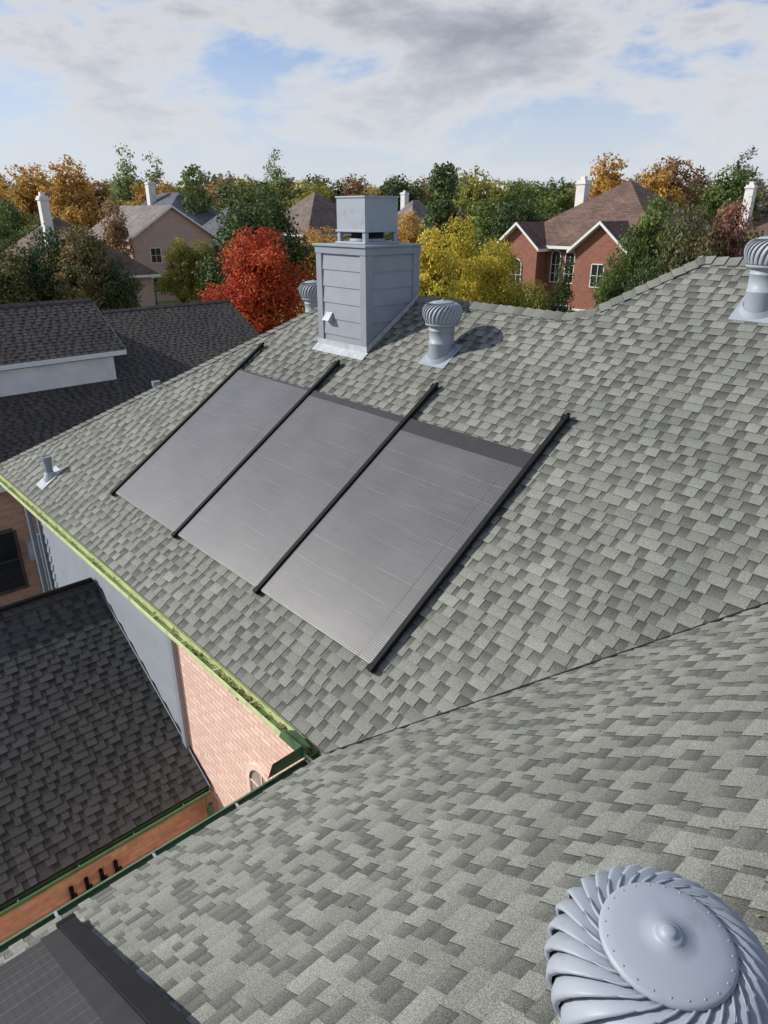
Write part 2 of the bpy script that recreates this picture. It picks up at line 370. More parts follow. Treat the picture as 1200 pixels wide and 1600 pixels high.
aw=Acc(); aw.tube([(WX-.14,.22,-.2),(WX-.14,.24,-5.1)],.04,8); aw.tube([(WX+.1,.24,-1.),(WX+.1,.24,-5.1)],.02,8); aw.obj("downspout",[MAT_TRIM],house,H)
# lower wing roof
SL=.575; cl=1/math.sqrt(1+SL*SL); sl=SL*cl
R=Roof(); bl=shingle_bm(-.2,8.2,3.5,seed=41)
ML=basis((-2.9,-7.8,-2.68),(0,1,0),(-cl,0,sl))
Lsl=(5.82-2.9)/cl
R.add(clip(bl,[(8.12,0,1,0),(0,0,-1,0),(0,Lsl,0,1)]),ML); bl.free()
a=Acc(); a.poly([(-5.82,-7.8,-1.0),(-5.82,.34,-1.0),(-8.9,.34,-2.77),(-8.9,-7.8,-2.77)],0,T)
a.poly([(-2.9,-7.8,-2.71),(-2.9,.34,-2.71),(-5.82,.34,-1.03),(-5.82,-7.8,-1.03)],0,[(.1,.3)]*4)
caps(a,(-5.82,-7.8,-1.0),(-5.82,.30,-1.0),(cl,0,-sl),(-cl,0,-sl),seed=9,w=.15)
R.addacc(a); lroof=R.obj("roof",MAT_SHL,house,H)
a=Acc(); a.tube([(-5.78,-7.8,-.955),(-5.78,.28,-.955)],.035,8); a.obj("ridge_cap",[MAT_BLACK],lroof,H)
fl=Acc()
fl.poly([(-5.82,.315,-.95),(-2.86,.315,-2.65),(-2.86,.315,-2.70),(-5.82,.315,-1.0)],0)
fl.obj("flashing",[MAT_SIDE],lroof,H)
g=Acc(); gutter(g,'y',-7.8,.30,-2.9,1,-2.70,w=.085,h=.07)
g.obj("gutter",[MAT_GUTTERD,MAT_GUTTERD],lroof,H)
w=Acc(); w.poly([(-3.1,-7.6,ZG),(-3.1,.34,ZG),(-3.1,.34,-2.72),(-3.1,-7.6,-2.72)])
w.poly([(-8.6,-7.6,ZG),(-3.1,-7.6,ZG),(-3.1,-7.6,-2.7),(-5.82,-7.6,-1.05),(-8.6,-7.6,-2.7)])
w.poly([(-8.6,-7.6,ZG),(-8.6,.34,ZG),(-8.6,.34,-2.72),(-8.6,-7.6,-2.72)])
w.poly([(-3.1,-7.8,-2.80),(-3.1,.34,-2.80),(-2.9,.34,-2.80),(-2.9,-7.8,-2.80)])
w.obj("wall",[MAT_BRICKO],house,H)
l=Acc(); l.box(-3.1,-2.95,-7.4,-.1,-3.54,-3.46); l.obj("ledge",[MAT_WOOD],house,H,bevel=.006)
l=Acc()
l.tube([(-3.03,-7.4,-3.40),(-3.03,-.3,-3.40)],.018,8)
for i in range(4):
    y=-1.38+.17*i
    l.tube([(-3.09,y,-3.30),(-2.92,y,-3.28),(-2.86,y,-3.20),(-2.91,y,-3.12)],.02,6)
    l.tube([(-3.07,y,-3.4),(-3.07,y,-3.18)],.026,6)
l.obj("conduit_bracket",[MAT_BLACK],house,H)
# chimney
cx0,cx1,cy0,cy1,ct=-4.18,-3.26,3.28,4.14,3.42
ch=Acc()
def lap(acc,axis,p,a0,a1,z0,z1,sgn,step=.2,t=.012):
    z=z0
    while z<z1-.01:
        zt=min(z+step,z1)
        if axis=='y': acc.poly([(a0,p+sgn*t,z),(a1,p+sgn*t,z),(a1,p,zt),(a0,p,zt)]);acc.poly([(a0,p+sgn*t,z),(a1,p+sgn*t,z),(a1,p,z),(a0,p,z)])
        else: acc.poly([(p+sgn*t,a0,z),(p+sgn*t,a1,z),(p,a1,zt),(p,a0,zt)]);acc.poly([(p+sgn*t,a0,z),(p+sgn*t,a1,z),(p,a1,z),(p,a0,z)])
        z+=step
ch.box(cx0,cx1,cy0,cy1,1.9,ct-.01,0)
chimney=ch.obj("chimney",[MAT_SIDE],house,H)
sd=Acc()
lap(sd,'y',cy0-.003,cx0,cx1,2.14,ct-.1,-1); lap(sd,'x',cx1+.003,cy0,cy1,2.14,ct-.1,1); lap(sd,'x',cx0-.003,cy0,cy1,2.14,ct-.1,-1); lap(sd,'y',cy1+.003,cx0,cx1,2.14,ct-.1,1)
sd.obj("siding",[MAT_SIDE],chimney,H)
tr=Acc(); bw=.085;th=.026
for (x0,x1) in ((cx0-th,cx0+bw),(cx1-bw,cx1+th)):
    for (y0,y1) in ((cy0-th,cy0+bw),(cy1-bw,cy1+th)):
        tr.box(x0,x1,y0,y1,2.0,ct-.09)
tr.box(cx0-th-.008,cx1+th+.008,cy0-th-.008,cy1+th+.008,ct-.09,ct-.005)
tr.box(cx0-th-.03,cx1+th+.03,cy0-th-.03,cy1+th+.03,ct-.004,ct+.022)
tr.obj("trim",[MAT_TRIM],chimney,H,bevel=.004)
fl=Acc()
fl.poly([(cx0-.06,cy0-.13,(cy0-.13)*K+.02),(cx1+.06,cy0-.13,(cy0-.13)*K+.02),(cx1+.06,cy0-.03,(cy0-.03)*K+.03),(cx0-.06,cy0-.03,(cy0-.03)*K+.03)])
fl.poly([(cx0-.04,cy0-.034,(cy0)*K-.01),(cx1+.04,cy0-.034,(cy0)*K-.01),(cx1+.04,cy0-.034,cy0*K+.08),(cx0-.04,cy0-.034,cy0*K+.08)])
fl.poly([(cx1+.034,cy0-.03,(cy0)*K),(cx1+.034,cy1,cy1*K),(cx1+.034,cy1,cy1*K+.08),(cx1+.034,cy0-.03,cy0*K+.08)])
fl.obj("flashing",[MAT_FLASH],chimney,H)
hk=Acc(); hk.poly([(-4.03,cy0-.02,2.62),(-3.90,cy0-.02,2.62),(-3.90,cy0-.10,2.52),(-4.03,cy0-.10,2.52)]); hk.poly([(-4.03,cy0-.02,2.62),(-4.03,cy0-.10,2.52),(-4.03,cy0-.02,2.50)]); hk.poly([(-3.90,cy0-.02,2.62),(-3.90,cy0-.10,2.52),(-3.90,cy0-.02,2.50)])
hk.obj("vent_hood",[MAT_FLASH],chimney,H)
cp=Acc(); mx,my=-3.72,3.71; hh=.27
cp.box(mx-hh,mx+hh,my-hh,my+hh,3.60,3.97,0)
cp.box(mx-hh-.012,mx+hh+.012,my-hh-.012,my+hh+.012,3.965,3.985,0)
cp.box(mx-hh-.015,mx+hh+.015,my-hh-.015,my+hh+.015,3.58,3.605,0)
for sx in (-1,1):
    for sy in (-1,1):
        X=mx+sx*(hh-.03);Y=my+sy*(hh-.03); cp.box(X-.028,X+.028,Y-.028,Y+.028,3.44,3.585,0)
cp.box(mx-hh-.02,mx+hh+.02,my-hh-.02,my+hh+.02,3.442,3.47,0)
cp.lathe([(.225,3.472),(.225,3.50),(.215,3.505)],24,0,(mx,my))
cp.lathe([(.205,3.472),(.205,3.578)],24,1,(mx,my))
cp.obj("chimney_cap",[MAT_METAL,MAT_DARK],chimney,H,bevel=.004)
# ================================================================== TURBINE VENTS
def turbine_parts(neck):
    N_=28; fins=Acc()
    prof=[(.118,.226),(.136,.227),(.156,.224),(.178,.214),(.198,.196),(.213,.170),(.219,.138),(.216,.102),(.206,.066),(.192,.034),(.182,.012)]
    for j in range(N_):
        a0=j*2*math.pi/N_; rows=[]
        for k,(r,z) in enumerate(prof):
            s_=k/(len(prof)-1); ph=a0-.95*(1-(1-s_)**2.2); wdt=2*math.pi/N_*1.6
            row=[]
            op=.030*math.sin(math.pi*min(1,.10+s_*.88))+.003
            for m_ in range(8):
                q=m_/7.
                rad=r-op+op*1.25*math.sin(min(1,q*1.1)*math.pi*.5)
                an=ph+q*wdt
                if m_==7: rad-=.010; an-=.026
                row.append(Vector((rad*math.cos(an),rad*math.sin(an),z+.012*q*(1-s_)**1.5)))
            rows.append(row)
        for k in range(len(rows)-1):
            for m_ in range(7): fins.poly([rows[k][m_],rows[k][m_+1],rows[k+1][m_+1],rows[k+1][m_]],0,[(0,0)]*4,True)
    dome=Acc()
    dome.lathe([(.124,.228),(.129,.236),(.128,.242),(.122,.246),(.098,.251),(.06,.256),(.030,.258),(.028,.261),(.023,.264),(.016,.265),(.015,.269),(.010,.272),(0,.273)],64)
    for j in range(24):
        an=j*2*math.pi/24; x,y=.117*math.cos(an),.117*math.sin(an)
        dome.lathe([(.0022,.246),(.0018,.2485),(0,.249)],6,0,(x,y))
    col=Acc()
    col.lathe([(.188,.018),(.190,.008),(.187,-.004),(.150,-.010),(.147,-.012),(.144,-.05),(.150,-.055),(.150,-.065),(.143,-.07),(.140,-neck*.55),(.148,-neck*.56),(.148,-neck*.6),(.142,-neck*.62),(.148,-neck-.2)],40)
    inn=Acc(); inn.lathe([(0,.01),(.14,.012),(.135,.03),(.115,.215),(.118,.226)],24,0)
    return fins,dome,col,inn
def turbine(M,neck,slope_n,label):
    th_=thing("turbine_roof_vent",M,label,"roof vent","turbine vents on the roof")
    fi,do,co,inn=turbine_parts(neck)
    o=fi.obj("vane",[MAT_METAL],th_,M,merge=True)
    sol=o.modifiers.new("sheet","SOLIDIFY"); sol.thickness=.0018
    do.obj("dome",[MAT_METAL],th_,M,merge=True)
    co.obj("collar",[MAT_METAL],th_,M,merge=True)
    inn.obj("inner_core",[MAT_DARK],th_,M)
    fl=Acc(); n=Vector(slope_n).normalized()
    dn=Vector((n.x,n.y,0)).normalized(); side=Vector((0,0,1)).cross(dn); P=(-dn*n.z+Vector((0,0,1))*math.hypot(n.x,n.y))
    c0=Vector((0,0,-neck))+n*.016; q=.20
    fl.poly([c0+side*q+P*q,c0-side*q+P*q,c0-side*q-P*q,c0+side*q-P*q])
    fl.poly([c0+side*q-P*q,c0-side*q-P*q,c0-side*q-P*q-n*.015,c0+side*q-P*q-n*.015])
    k=24
    for i in range(k):
        a_,b_=i*2*math.pi/k,(i+1)*2*math.pi/k
        def rg(t_,r_,h_):
            v=side*math.cos(t_)*r_+P*math.sin(t_)*r_; return c0+v+n*h_
        def near(t_):
            v=side*math.cos(t_)*.149+dn*(-math.sin(t_))*.149
            return Vector((v.x,v.y,c0.z+.06-(v.dot(dn))*math.hypot(n.x,n.y)/n.z))
        fl.poly([rg(a_,.172,0),rg(b_,.172,0),near(b_),near(a_)],0,[(0,0)]*4,True)
    fl.obj("flashing",[MAT_METAL],th_,M,merge=True)
    return th_
RT=Matrix.Rotation(ANG,4,'Z')
def tmat(x,y,zr,neck): return Matrix.Translation(hw(x,y,zr+neck))@RT
turbine(tmat(-2.14,3.44,3.44*K,.35),.35,(0,-SN,CS),"blue grey spinning turbine vent beside the boxed chimney")
turbine(tmat(.83,4.50,4.50*K,.36),.36,(0,-SN,CS),"blue grey turbine vent just below the high ridge")
turbine(tmat(-5.32,4.04,(8.7-5.32)*K,.36),.36,(-SN,0,CS),"blue grey turbine vent behind the hip beside the chimney")
turbine(tmat(3.045,-1.43,3.045*K,.235),.235,(-SN,0,CS),"large blue grey turbine vent with riveted dome and curved vanes")
def pipe(x,y,zr,h,label):
    M=Matrix.Translation(hw(x,y,zr))@RT
    t_=thing("plumbing_vent_pipe",M,label,"vent pipe","plumbing vent pipes")
    p=Acc(); p.tube([(0,0,-.05),(0,0,h)],.055,16); p.lathe([(.066,h-.06),(.066,h+.005),(.055,h+.01),(.05,h-.03),(0,h-.03)],18); p.obj("pipe",[MAT_TRIM],t_,M)
    q=Acc(); q.lathe([(.105,-.02),(.075,.07),(.058,.10)],18); q.poly([(-.14,-.18,-.18*K+.022),(.14,-.18,-.18*K+.022),(.14,.14,.14*K+.022),(-.14,.14,.14*K+.022)])
    q.obj("flashing",[MAT_FLASH],t_,M)
pipe(-6.98,.34,.34*K,.32,"short grey plumbing vent pipe near the eave")
pipe(-7.0,2.15,(8.7-7.0)*K,.24,"grey plumbing vent pipe behind the hip edge")
# ================================================================== SOLAR PANELS
def solar_mat(name,k):
    m,nt,p=newmat(name)
    tc=N(nt,"ShaderNodeTexCoord")
    wv=N(nt,"ShaderNodeTexWave",Scale=17.,Distortion=.15,Detail=1.); wv.bands_direction='Y'; wv.inputs['Detail Scale'].default_value=2.
    nt.links.new(tc.outputs['Object'],wv.inputs['Vector'])
    wx=N(nt,"ShaderNodeTexWave",Scale=9.,Distortion=.2,Detail=1.); wx.bands_direction='X'; nt.links.new(tc.outputs['Object'],wx.inputs['Vector'])
    n=N(nt,"ShaderNodeTexNoise",Scale=1.6,Detail=6.,Roughness=.6); nt.links.new(tc.outputs['Object'],n.inputs['Vector'])
    mp=N(nt,"ShaderNodeMapping"); mp.inputs['Scale'].default_value=(2,45,1); nt.links.new(tc.outputs['Object'],mp.inputs[0])
    n3=N(nt,"ShaderNodeTexNoise",Scale=1.,Detail=3.); nt.links.new(mp.outputs[0],n3.inputs['Vector'])
    r=ramp(nt,[(.3,(.088*k,.087*k,.085*k)),(.7,(.122*k,.120*k,.117*k))]); nt.links.new(n.outputs[0],r.inputs[0])
    r3=ramp(nt,[(.3,.88),(.7,1.12)]); nt.links.new(n3.outputs[0],r3.inputs[0])
    wr=ramp(nt,[(0.,.66),(.4,.97),(1.,1.10)]); nt.links.new(wv.outputs[1],wr.inputs[0])
    wr2=ramp(nt,[(0.,.80),(.12,1.),(1.,1.03)]); nt.links.new(wx.outputs[1],wr2.inputs[0])
    c=mul(nt,mul(nt,r.outputs[0],r3.outputs[0]),wr.outputs[0]); c=mul(nt,c,wr2.outputs[0])
    nt.links.new(c,p.inputs['Base Color'])
    p.inputs['Roughness'].default_value=.38; p.inputs['Specular IOR Level'].default_value=.8
    b=N(nt,"ShaderNodeBump",Strength=.22,Distance=.003); nt.links.new(wv.outputs[1],b.inputs['Height'])
    b2=N(nt,"ShaderNodeBump",Strength=.15,Distance=.01); nt.links.new(n.outputs[0],b2.inputs['Height']); nt.links.new(b.outputs[0],b2.inputs['Normal']); nt.links.new(b2.outputs[0],p.inputs['Normal'])
    return m
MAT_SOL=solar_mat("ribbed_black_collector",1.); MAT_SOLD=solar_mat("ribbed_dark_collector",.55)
MAT_SOLT=plain("smooth_black_collector_band",(.034,.033,.035),rough=.55,var=.15,spec=.35)
MAT_LINE=plain("dusty_weld_line",(.20,.20,.195),rough=.5,var=.3,scale=20.)
def panel(MP,x0,x1,v0,v1,vt,headers,label,seed=0,tb=.17,side=None,nb=9,hwid=.026,mat=None):
    rnd=random.Random(seed)
    M=H@MP@Matrix.Translation((x0,v0,.028))
    t_=thing("solar_panel",M,label,"solar panel","pool heating solar panels on the roof")
    W=x1-x0;L=v1-v0
    a=Acc()
    a.box(0,W,0,L-tb,0,.024,0)
    a.box(0,W,L-tb+.004,L,0,.022,1)
    if side: a.box(side[0],side[1],-.01,L+.0,0,.030,1)
    ob=a.obj("collector_mat",[mat or MAT_SOL,MAT_SOLT],t_,M)
    l_=Acc()
    for i in range(nb):
        v=.012+(L-tb-.02)*(i+rnd.uniform(-.15,.15)*(i>0))/nb; k=6
        for j in range(k):
            xa,xb=W*j/k,W*(j+1)/k; ya=v+.006*math.sin(j*1.7+i);yb=v+.006*math.sin((j+1)*1.7+i)
            l_.poly([(xa,ya,.0262),(xb,yb,.0262),(xb,yb+.0042,.0262),(xa,ya+.0042,.0262)],0)
    l_.poly([(W-.17,.0,.027),(W-.165,.0,.027),(W-.165,L-tb,.027),(W-.17,L-tb,.027)],0)
    l_.obj("weld_line",[MAT_LINE],ob,M)
    for hx in headers:
        h_=Acc(); X=hx-x0; hl=vt-v0
        h_.box(X-hwid,X+hwid,-.04,hl,.0,.046,0)
        h_.box(X-hwid-.008,X+hwid+.008,hl-.06,hl+.0,.0,.056,0)
        h_.tube([(X,hl-.03,.03),(X,hl+.03,.03)],.02,12,0)
        h_.box(X-hwid-.004,X+hwid+.004,-.05,.01,.0,.050,0)
        h_.obj("header_pipe",[MAT_BLACK],t_,M,bevel=.005)
v0,v1,vt=.62/CS,2.62/CS,3.04/CS
panel(MA,-5.185,-3.535,v0,v1,vt,[-5.22],"grey black ribbed solar heating panel beside the chimney",seed=1,tb=.03)
panel(MA,-3.47,-1.835,v0,v1,vt,[-3.50],"middle grey black ribbed solar heating panel between black header pipes",seed=2,tb=.09)
panel(MA,-1.77,-.15,v0,v1,vt,[-1.80,-.12],"grey black ribbed solar heating panel with dark smooth upper band",seed=3,tb=.18)
panel(MB,2.09,3.78,.32/CS,2.16/CS,2.56/CS,[2.0,3.82],"ribbed solar heating panel near the dark green gutter",seed=4,tb=.1,side=(-.05,.05),nb=16,hwid=.045,mat=MAT_SOLD)
# ================================================================== GENERIC HOUSES
def window(parent,M,face,c_,z,w_,h_,arch=False,depth=0.0,fm=None,kk=None,b=.07):
    fm=fm or MAT_WHITE
    if face=='-y': MM=M@Matrix.Translation((c_,depth,z))
    else: MM=M@Matrix.Translation((depth,c_,z))@Matrix.Rotation(math.pi/2,4,'Z')
    g_=Acc(); g_.poly([(-w_/2,-.02,0),(w_/2,-.02,0),(w_/2,-.02,h_),(-w_/2,-.02,h_)])
    if arch: g_.poly([(w_/2*math.cos(math.pi*i/10),-.02,h_+.001+w_/2*math.sin(math.pi*i/10)) for i in range(11)])
    win=g_.obj("window",[MAT_GLASS],parent,MM)
    f_=Acc()
    f_.box(-w_/2-b,-w_/2,-.06,0,-b,h_);f_.box(w_/2,w_/2+b,-.06,0,-b,h_);f_.box(-w_/2,w_/2,-.06,0,-b,0)
    if not arch: f_.box(-w_/2,w_/2,-.06,0,h_,h_+b)
    else:
        for i in range(10):
            a_,b_=math.pi*i/10,math.pi*(i+1)/10; r_,R_=w_/2,w_/2+b
            f_.poly([(R_*math.cos(a_),-.06,h_+R_*math.sin(a_)),(R_*math.cos(b_),-.06,h_+R_*math.sin(b_)),(r_*math.cos(b_),-.06,h_+r_*math.sin(b_)),(r_*math.cos(a_),-.06,h_+r_*math.sin(a_))])
    if kk!=0: f_.box(-.015,.015,-.04,-.022,0,h_)
    k=max(2,int(h_/.5)) if not kk else kk
    if kk==0: k=2
    for i in range(1,k): f_.box(-w_/2,w_/2,-.038,-.024,h_*i/k-.014,h_*i/k+.014)
    f_.obj("frame",[fm],win,MM)
def roofmat(name,c):
    m,nt,p=newmat(name); tc=N(nt,"ShaderNodeTexCoord")
    uv=N(nt,"ShaderNodeUVMap")
    b=N(nt,"ShaderNodeTexBrick",Scale=1.); b.inputs['Brick Width'].default_value=.33; b.inputs['Row Height'].default_value=.16; b.inputs['Mortar Size'].default_value=.012
    b.inputs['Color1'].default_value=(*[x*1.25 for x in c],1);b.inputs['Color2'].default_value=(*[x*.75 for x in c],1);b.inputs['Mortar'].default_value=(*[x*.45 for x in c],1)
    nt.links.new(uv.outputs[0],b.inputs['Vector'])
    n=N(nt,"ShaderNodeTexNoise",Scale=.8,Detail=6.); nt.links.new(tc.outputs['Object'],n.inputs['Vector']); r=ramp(nt,[(.3,.75),(.7,1.25)]); nt.links.new(n.outputs[0],r.inputs[0])
    nt.links.new(mul(nt,b.outputs[0],r.outputs[0]),p.inputs['Base Color']); p.inputs['Roughness'].default_value=.9
    return m
RM={'brown':roofmat("brown_shingle",(.17,.125,.105)),'tan':roofmat("tan_shingle",(.21,.18,.165)),'blue':roofmat("blue_grey_shingle",(.10,.11,.13)),'dark':roofmat("charcoal_shingle",(.07,.065,.065)),'red':roofmat("red_brown_shingle",(.150,.092,.070))}
def ghouse(name,X,Y,wx,wy,ev,rg,kind,wall,rf,label,chim=None,wins=(),rot=0,ov=.45,top=None):
    M=Matrix.Translation((X,Y,0))@Matrix.Rotation(ANG+rot,4,'Z')
    t_=thing(name,M,label,"house")
    hx,hy=wx/2,wy/2; w_=Acc()
    w_.poly([(-hx,-hy,0),(hx,-hy,0),(hx,-hy,ev),(-hx,-hy,ev)]);w_.poly([(-hx,hy,0),(hx,hy,0),(hx,hy,ev),(-hx,hy,ev)])
    if kind=='gx':
        for x in (-hx,hx): w_.poly([(x,-hy,0),(x,hy,0),(x,hy,ev),(x,0,rg-.1),(x,-hy,ev)])
    else:
        for x in (-hx,hx): w_.poly([(x,-hy,0),(x,hy,0),(x,hy,ev),(x,-hy,ev)])
    w_.obj("wall",[wall],t_,M)
    r_=Acc(); s_=(rg-ev)/hy; X1=hx+ov; Y1=hy+ov; ze=ev-ov*s_
    def rp(pts,ax): 
        ln=math.hypot(1,s_); r_.poly(pts,0,[((p[0],p[1]*ln) if ax=='x' else (p[1],p[0]*ln)) for p in pts])
    if kind=='gx':
        for sg in (-1,1):
            rp([(-X1,sg*Y1,ze),(X1,sg*Y1,ze),(X1,0,rg),(-X1,0,rg)],'x')
    else:
        rl=max(0.,hx-hy)
        if hx>=hy:
            for sg in (-1,1): rp([(-X1,sg*Y1,ze),(X1,sg*Y1,ze),(rl,0,rg),(-rl,0,rg)],'x')
            for sg in (-1,1): rp([(sg*X1,-Y1,ze),(sg*X1,Y1,ze),(sg*rl,0,rg)],'y')
        else:
            rl=hy-hx
            for sg in (-1,1): rp([(sg*X1,-Y1,ze),(sg*X1,Y1,ze),(0,rl,rg),(0,-rl,rg)],'y')
            for sg in (-1,1): rp([(-X1,sg*Y1,ze),(X1,sg*Y1,ze),(0,sg*rl,rg)],'x')
    ro=r_.obj("roof",[RM[rf]],t_,M)
    f_=Acc()
    for sg in (-1,1): f_.box(-X1,X1,sg*Y1-.03,sg*Y1+.03,ze-.18,ze-.01)
    if kind=='gx':
        for sx in (-1,1):
            for sg in (-1,1):
                x0,x1=sx*X1-.03,sx*X1+.03
                for x in (x0,x1): f_.poly([(x,sg*Y1,ze-.22),(x,0,rg-.22),(x,0,rg-.01),(x,sg*Y1,ze-.01)])
    else:
        for sg in (-1,1): f_.box(sg*X1-.03,sg*X1+.03,-Y1,Y1,ze-.18,ze-.01)
    f_.obj("fascia",[MAT_WHITE],t_,M)
    if chim:
        x,y,w2,zt=chim; c_=Acc(); c_.box(x-w2/2,x+w2/2,y-w2/2,y+w2/2,ev,zt); c_.box(x-w2/2-.06,x+w2/2+.06,y-w2/2-.06,y+w2/2+.06,zt-.25,zt-.12); c_.box(x-.15,x+.15,y-.15,y+.15,zt,zt+.22)
        c_.obj("chimney",[MAT_CREAM],ro,M)
    for (fc,cc,z,ww,hh_) in wins:
        window(t_,M,fc,cc,z,ww,hh_,depth=(-hy if fc=='-y' else hx))
    return t_,M
def fgable(house_,RM_,x0,x1,yb,pr,ev,ap,wallm,rm,back=3.5):
    w_=Acc(); y=yb-pr; xm=(x0+x1)/2
    w_.poly([(x0,y,0),(x1,y,0),(x1,y,ev),(xm,y,ap-.1),(x0,y,ev)]); w_.poly([(x0,y,0),(x0,yb,0),(x0,yb,ev),(x0,y,ev)]); w_.poly([(x1,y,0),(x1,yb,0),(x1,yb,ev),(x1,y,ev)])
    w_.obj("wall",[wallm],house_,RM_)
    r_=Acc(); o=.35; s_=(ap-ev)/((x1-x0)/2)
    for xe,sg in ((x0-o,-1),(x1+o,1)):
        r_.poly([(xm,y-o,ap),(xe,y-o,ev-o*s_),(xe,yb+2,ev-o*s_),(xm,yb+back,ap)],0)
    r_.obj("roof",[RM[rm]],house_,RM_)
    f_=Acc()
    for xe in (x0-o,x1+o):
        for yy in (y-o-.03,y-o+.03): f_.poly([(xm,yy,ap+.01),(xe,yy,ev-o*s_+.01),(xe,yy,ev-o*s_-.16),(xm,yy,ap-.16)])
        f_.poly([(xm,y-o-.03,ap-.16),(xe,y-o-.03,ev-o*s_-.16),(xe,y,ev-o*s_-.16),(xm,y,ap-.16)])
        f_.box(min(xe,xe-.03),max(xe,xe+.03),y-o,yb,ev-o*s_-.16,ev-o*s_)
    f_.obj("fascia",[MAT_WHITE],house_,RM_)
h1,M1=ghouse("brick_house",-26.6,84.,12,9.5,6.6,9.6,'gx',MAT_BRICKP,'tan',"tan roofed brick house with a lit side wall",wins=[('+x',-2.2,4.0,1.1,1.4),('+x',1.8,4.0,1.1,1.4),('+x',-2.2,1.0,1.1,1.5),('+x',1.8,1.0,1.1,1.5)])
ghouse("brick_house",-27.6,98,17,12,7.4,11.2,'hip',MAT_BRICKP,'blue',"blue grey hip roofed house with a white chimney",chim=(-1.2,-2,.9,12.4))
ghouse("brick_house",-18.4,90,8,8,6.0,9.6,'hip',MAT_BRICKP,'blue',"low blue grey hip roofed house behind small trees")
ghouse("brick_house",-23.2,53,9,9,5.2,8.7,'hip',MAT_BRICKP,'red',"brown roofed house with a tall white chimney among trees",chim=(4.2,-2,.55,9.9))
ghouse("brick_house",-7.4,82,9,9,7.2,11.0,'hip',MAT_BRICKP,'brown',"brown hip roofed house behind the trees")
ghouse("brick_house",4.0,96,8,9,6.,10.3,'hip',MAT_CREAM,'tan',"tan roofed house with white chimney between trees",chim=(-2,0,.75,11.2))
ghouse("brick_house",13.0,92,8,8,6.,10.,'hip',MAT_CREAM,'blue',"grey roofed house with chimney behind the trees",chim=(-1,0,.6,11.6))
ghouse("brick_house",31.6,56,12,10,6.2,9.4,'hip',MAT_BRICKR,'red',"red brown roofed house with a white chimney",chim=(-3.5,-2.5,.6,10.8))
ghouse("brick_house",24.4,40,7,9,5.2,8.6,'hip',MAT_BRICKP,'tan',"tan roofed house behind the autumn trees")
rh,RMx=ghouse("brick_house",15.2,47.35,10,10,7.4,10.8,'hip',MAT_BRICKR,'red',"red brick two storey house with brown roof and white gables",chim=(-2.5,-1.2,.62,10.8))
fgable(rh,RMx,-5.05,-2.15,-5,1.0,7.2,8.4,MAT_BRICKR,'red'); fgable(rh,RMx,.55,3.75,-5,1.0,7.2,8.5,MAT_BRICKR,'red')
for (cx_,z,ww,hh_,ar,dp) in ((-3.6,4.2,.7,1.7,True,-6),(-3.6,1.0,1.0,1.5,False,-6),(-1.4,5.0,.6,1.5,True,-5),(-.4,5.0,.6,1.5,True,-5),(-.9,2.0,1.1,1.6,False,-5),(2.15,5.0,.75,1.2,False,-6),(2.15,1.8,1.2,1.6,False,-6)):
    window(rh,RMx,'-y',cx_,z,ww,hh_,arch=ar,depth=dp,b=.05)
bnd=Acc(); bnd.box(-5.07,-2.13,-6.04,-6.0,3.55,3.68); bnd.box(-2.15,.55,-5.04,-5.,3.55,3.68); bnd.box(.53,3.77,-6.04,-6.0,3.55,3.68); bnd.obj("stone_band",[MAT_CREAM],rh,RMx)
# ================================================================== NEIGHBOUR HOUSE (dark roof)
nh=thing("brick_house",Matrix.Translation(hw(-14,0,-5.184)),"neighbouring house with dark grey shingle roofs and orange brick","house")
R=Roof()
def slope_x(R,xe,ze,xr,s_,y0,y1,seed):
    c_=1/math.sqrt(1+s_*s_); L=(xe-xr)/c_
    b=shingle_bm(-.3,y1-y0+.3,L+.2,seed=seed,h=.12)
    R.add(clip(b,[(y1-y0,0,1,0),(0,0,-1,0),(0,L,0,1)]),basis((xe,y0,ze),(0,1,0),(-c_,0,s_*c_))); b.free()
    a=Acc(); zr=ze+(xe-xr)*s_
    a.poly([(xr,y0,zr),(xr,y1,zr),(2*xr-xe,y1,ze),(2*xr-xe,y0,ze)],0,[(.6,.3)]*4)
    a.poly([(xe,y0,ze-.03),(xe,y1,ze-.03),(xr,y1,zr-.03),(xr,y0,zr-.03)],0,[(.1,.3)]*4)
    caps(a,(xr,y0,zr),(xr,y1,zr),(c_,0,-s_*c_),(-c_,0,-s_*c_),seed=seed)
    R.addacc(a)
slope_x(R,-12.,-1.45,-17.25,.5,-8,9.5,61)
slope_x(R,-14.4,.55,-16.3,.58,-8,4.75,62)
R.obj("roof",MAT_SHN,nh,H)
w=Acc()
w.poly([(-12.4,-7.8,ZG),(-12.4,9.2,ZG),(-12.4,9.2,-1.5),(-12.4,-7.8,-1.5)],0)
w.poly([(-12.4,9.2,ZG),(-22.1,9.2,ZG),(-22.1,9.2,-1.5),(-17.25,9.2,1.1),(-12.4,9.2,-1.5)],0)
w.poly([(-22.1,-7.8,ZG),(-22.1,9.2,ZG),(-22.1,9.2,-1.5),(-22.1,-7.8,-1.5)],0)
w.obj("wall",[MAT_BRICKO],nh,H)
w=Acc()
w.poly([(-14.52,-8,-.3),(-14.52,4.45,-.3),(-14.52,4.45,.40),(-14.52,-8,.40)])
w.poly([(-14.52,4.45,-.3),(-17.9,4.45,-.3),(-17.9,4.45,.35),(-16.3,4.45,1.5),(-14.52,4.45,.35)])
w.obj("wall",[MAT_CREAM],nh,H)
w=Acc()
w.box(-14.42,-14.38,-8,4.75,.44,.55); w.box(-14.50,-14.42,-8,4.7,.45,.47)
for y in (4.74,4.78): w.poly([(-14.4,y,.44),(-14.4,y,.55),(-16.3,y,1.65),(-16.3,y,1.54)])
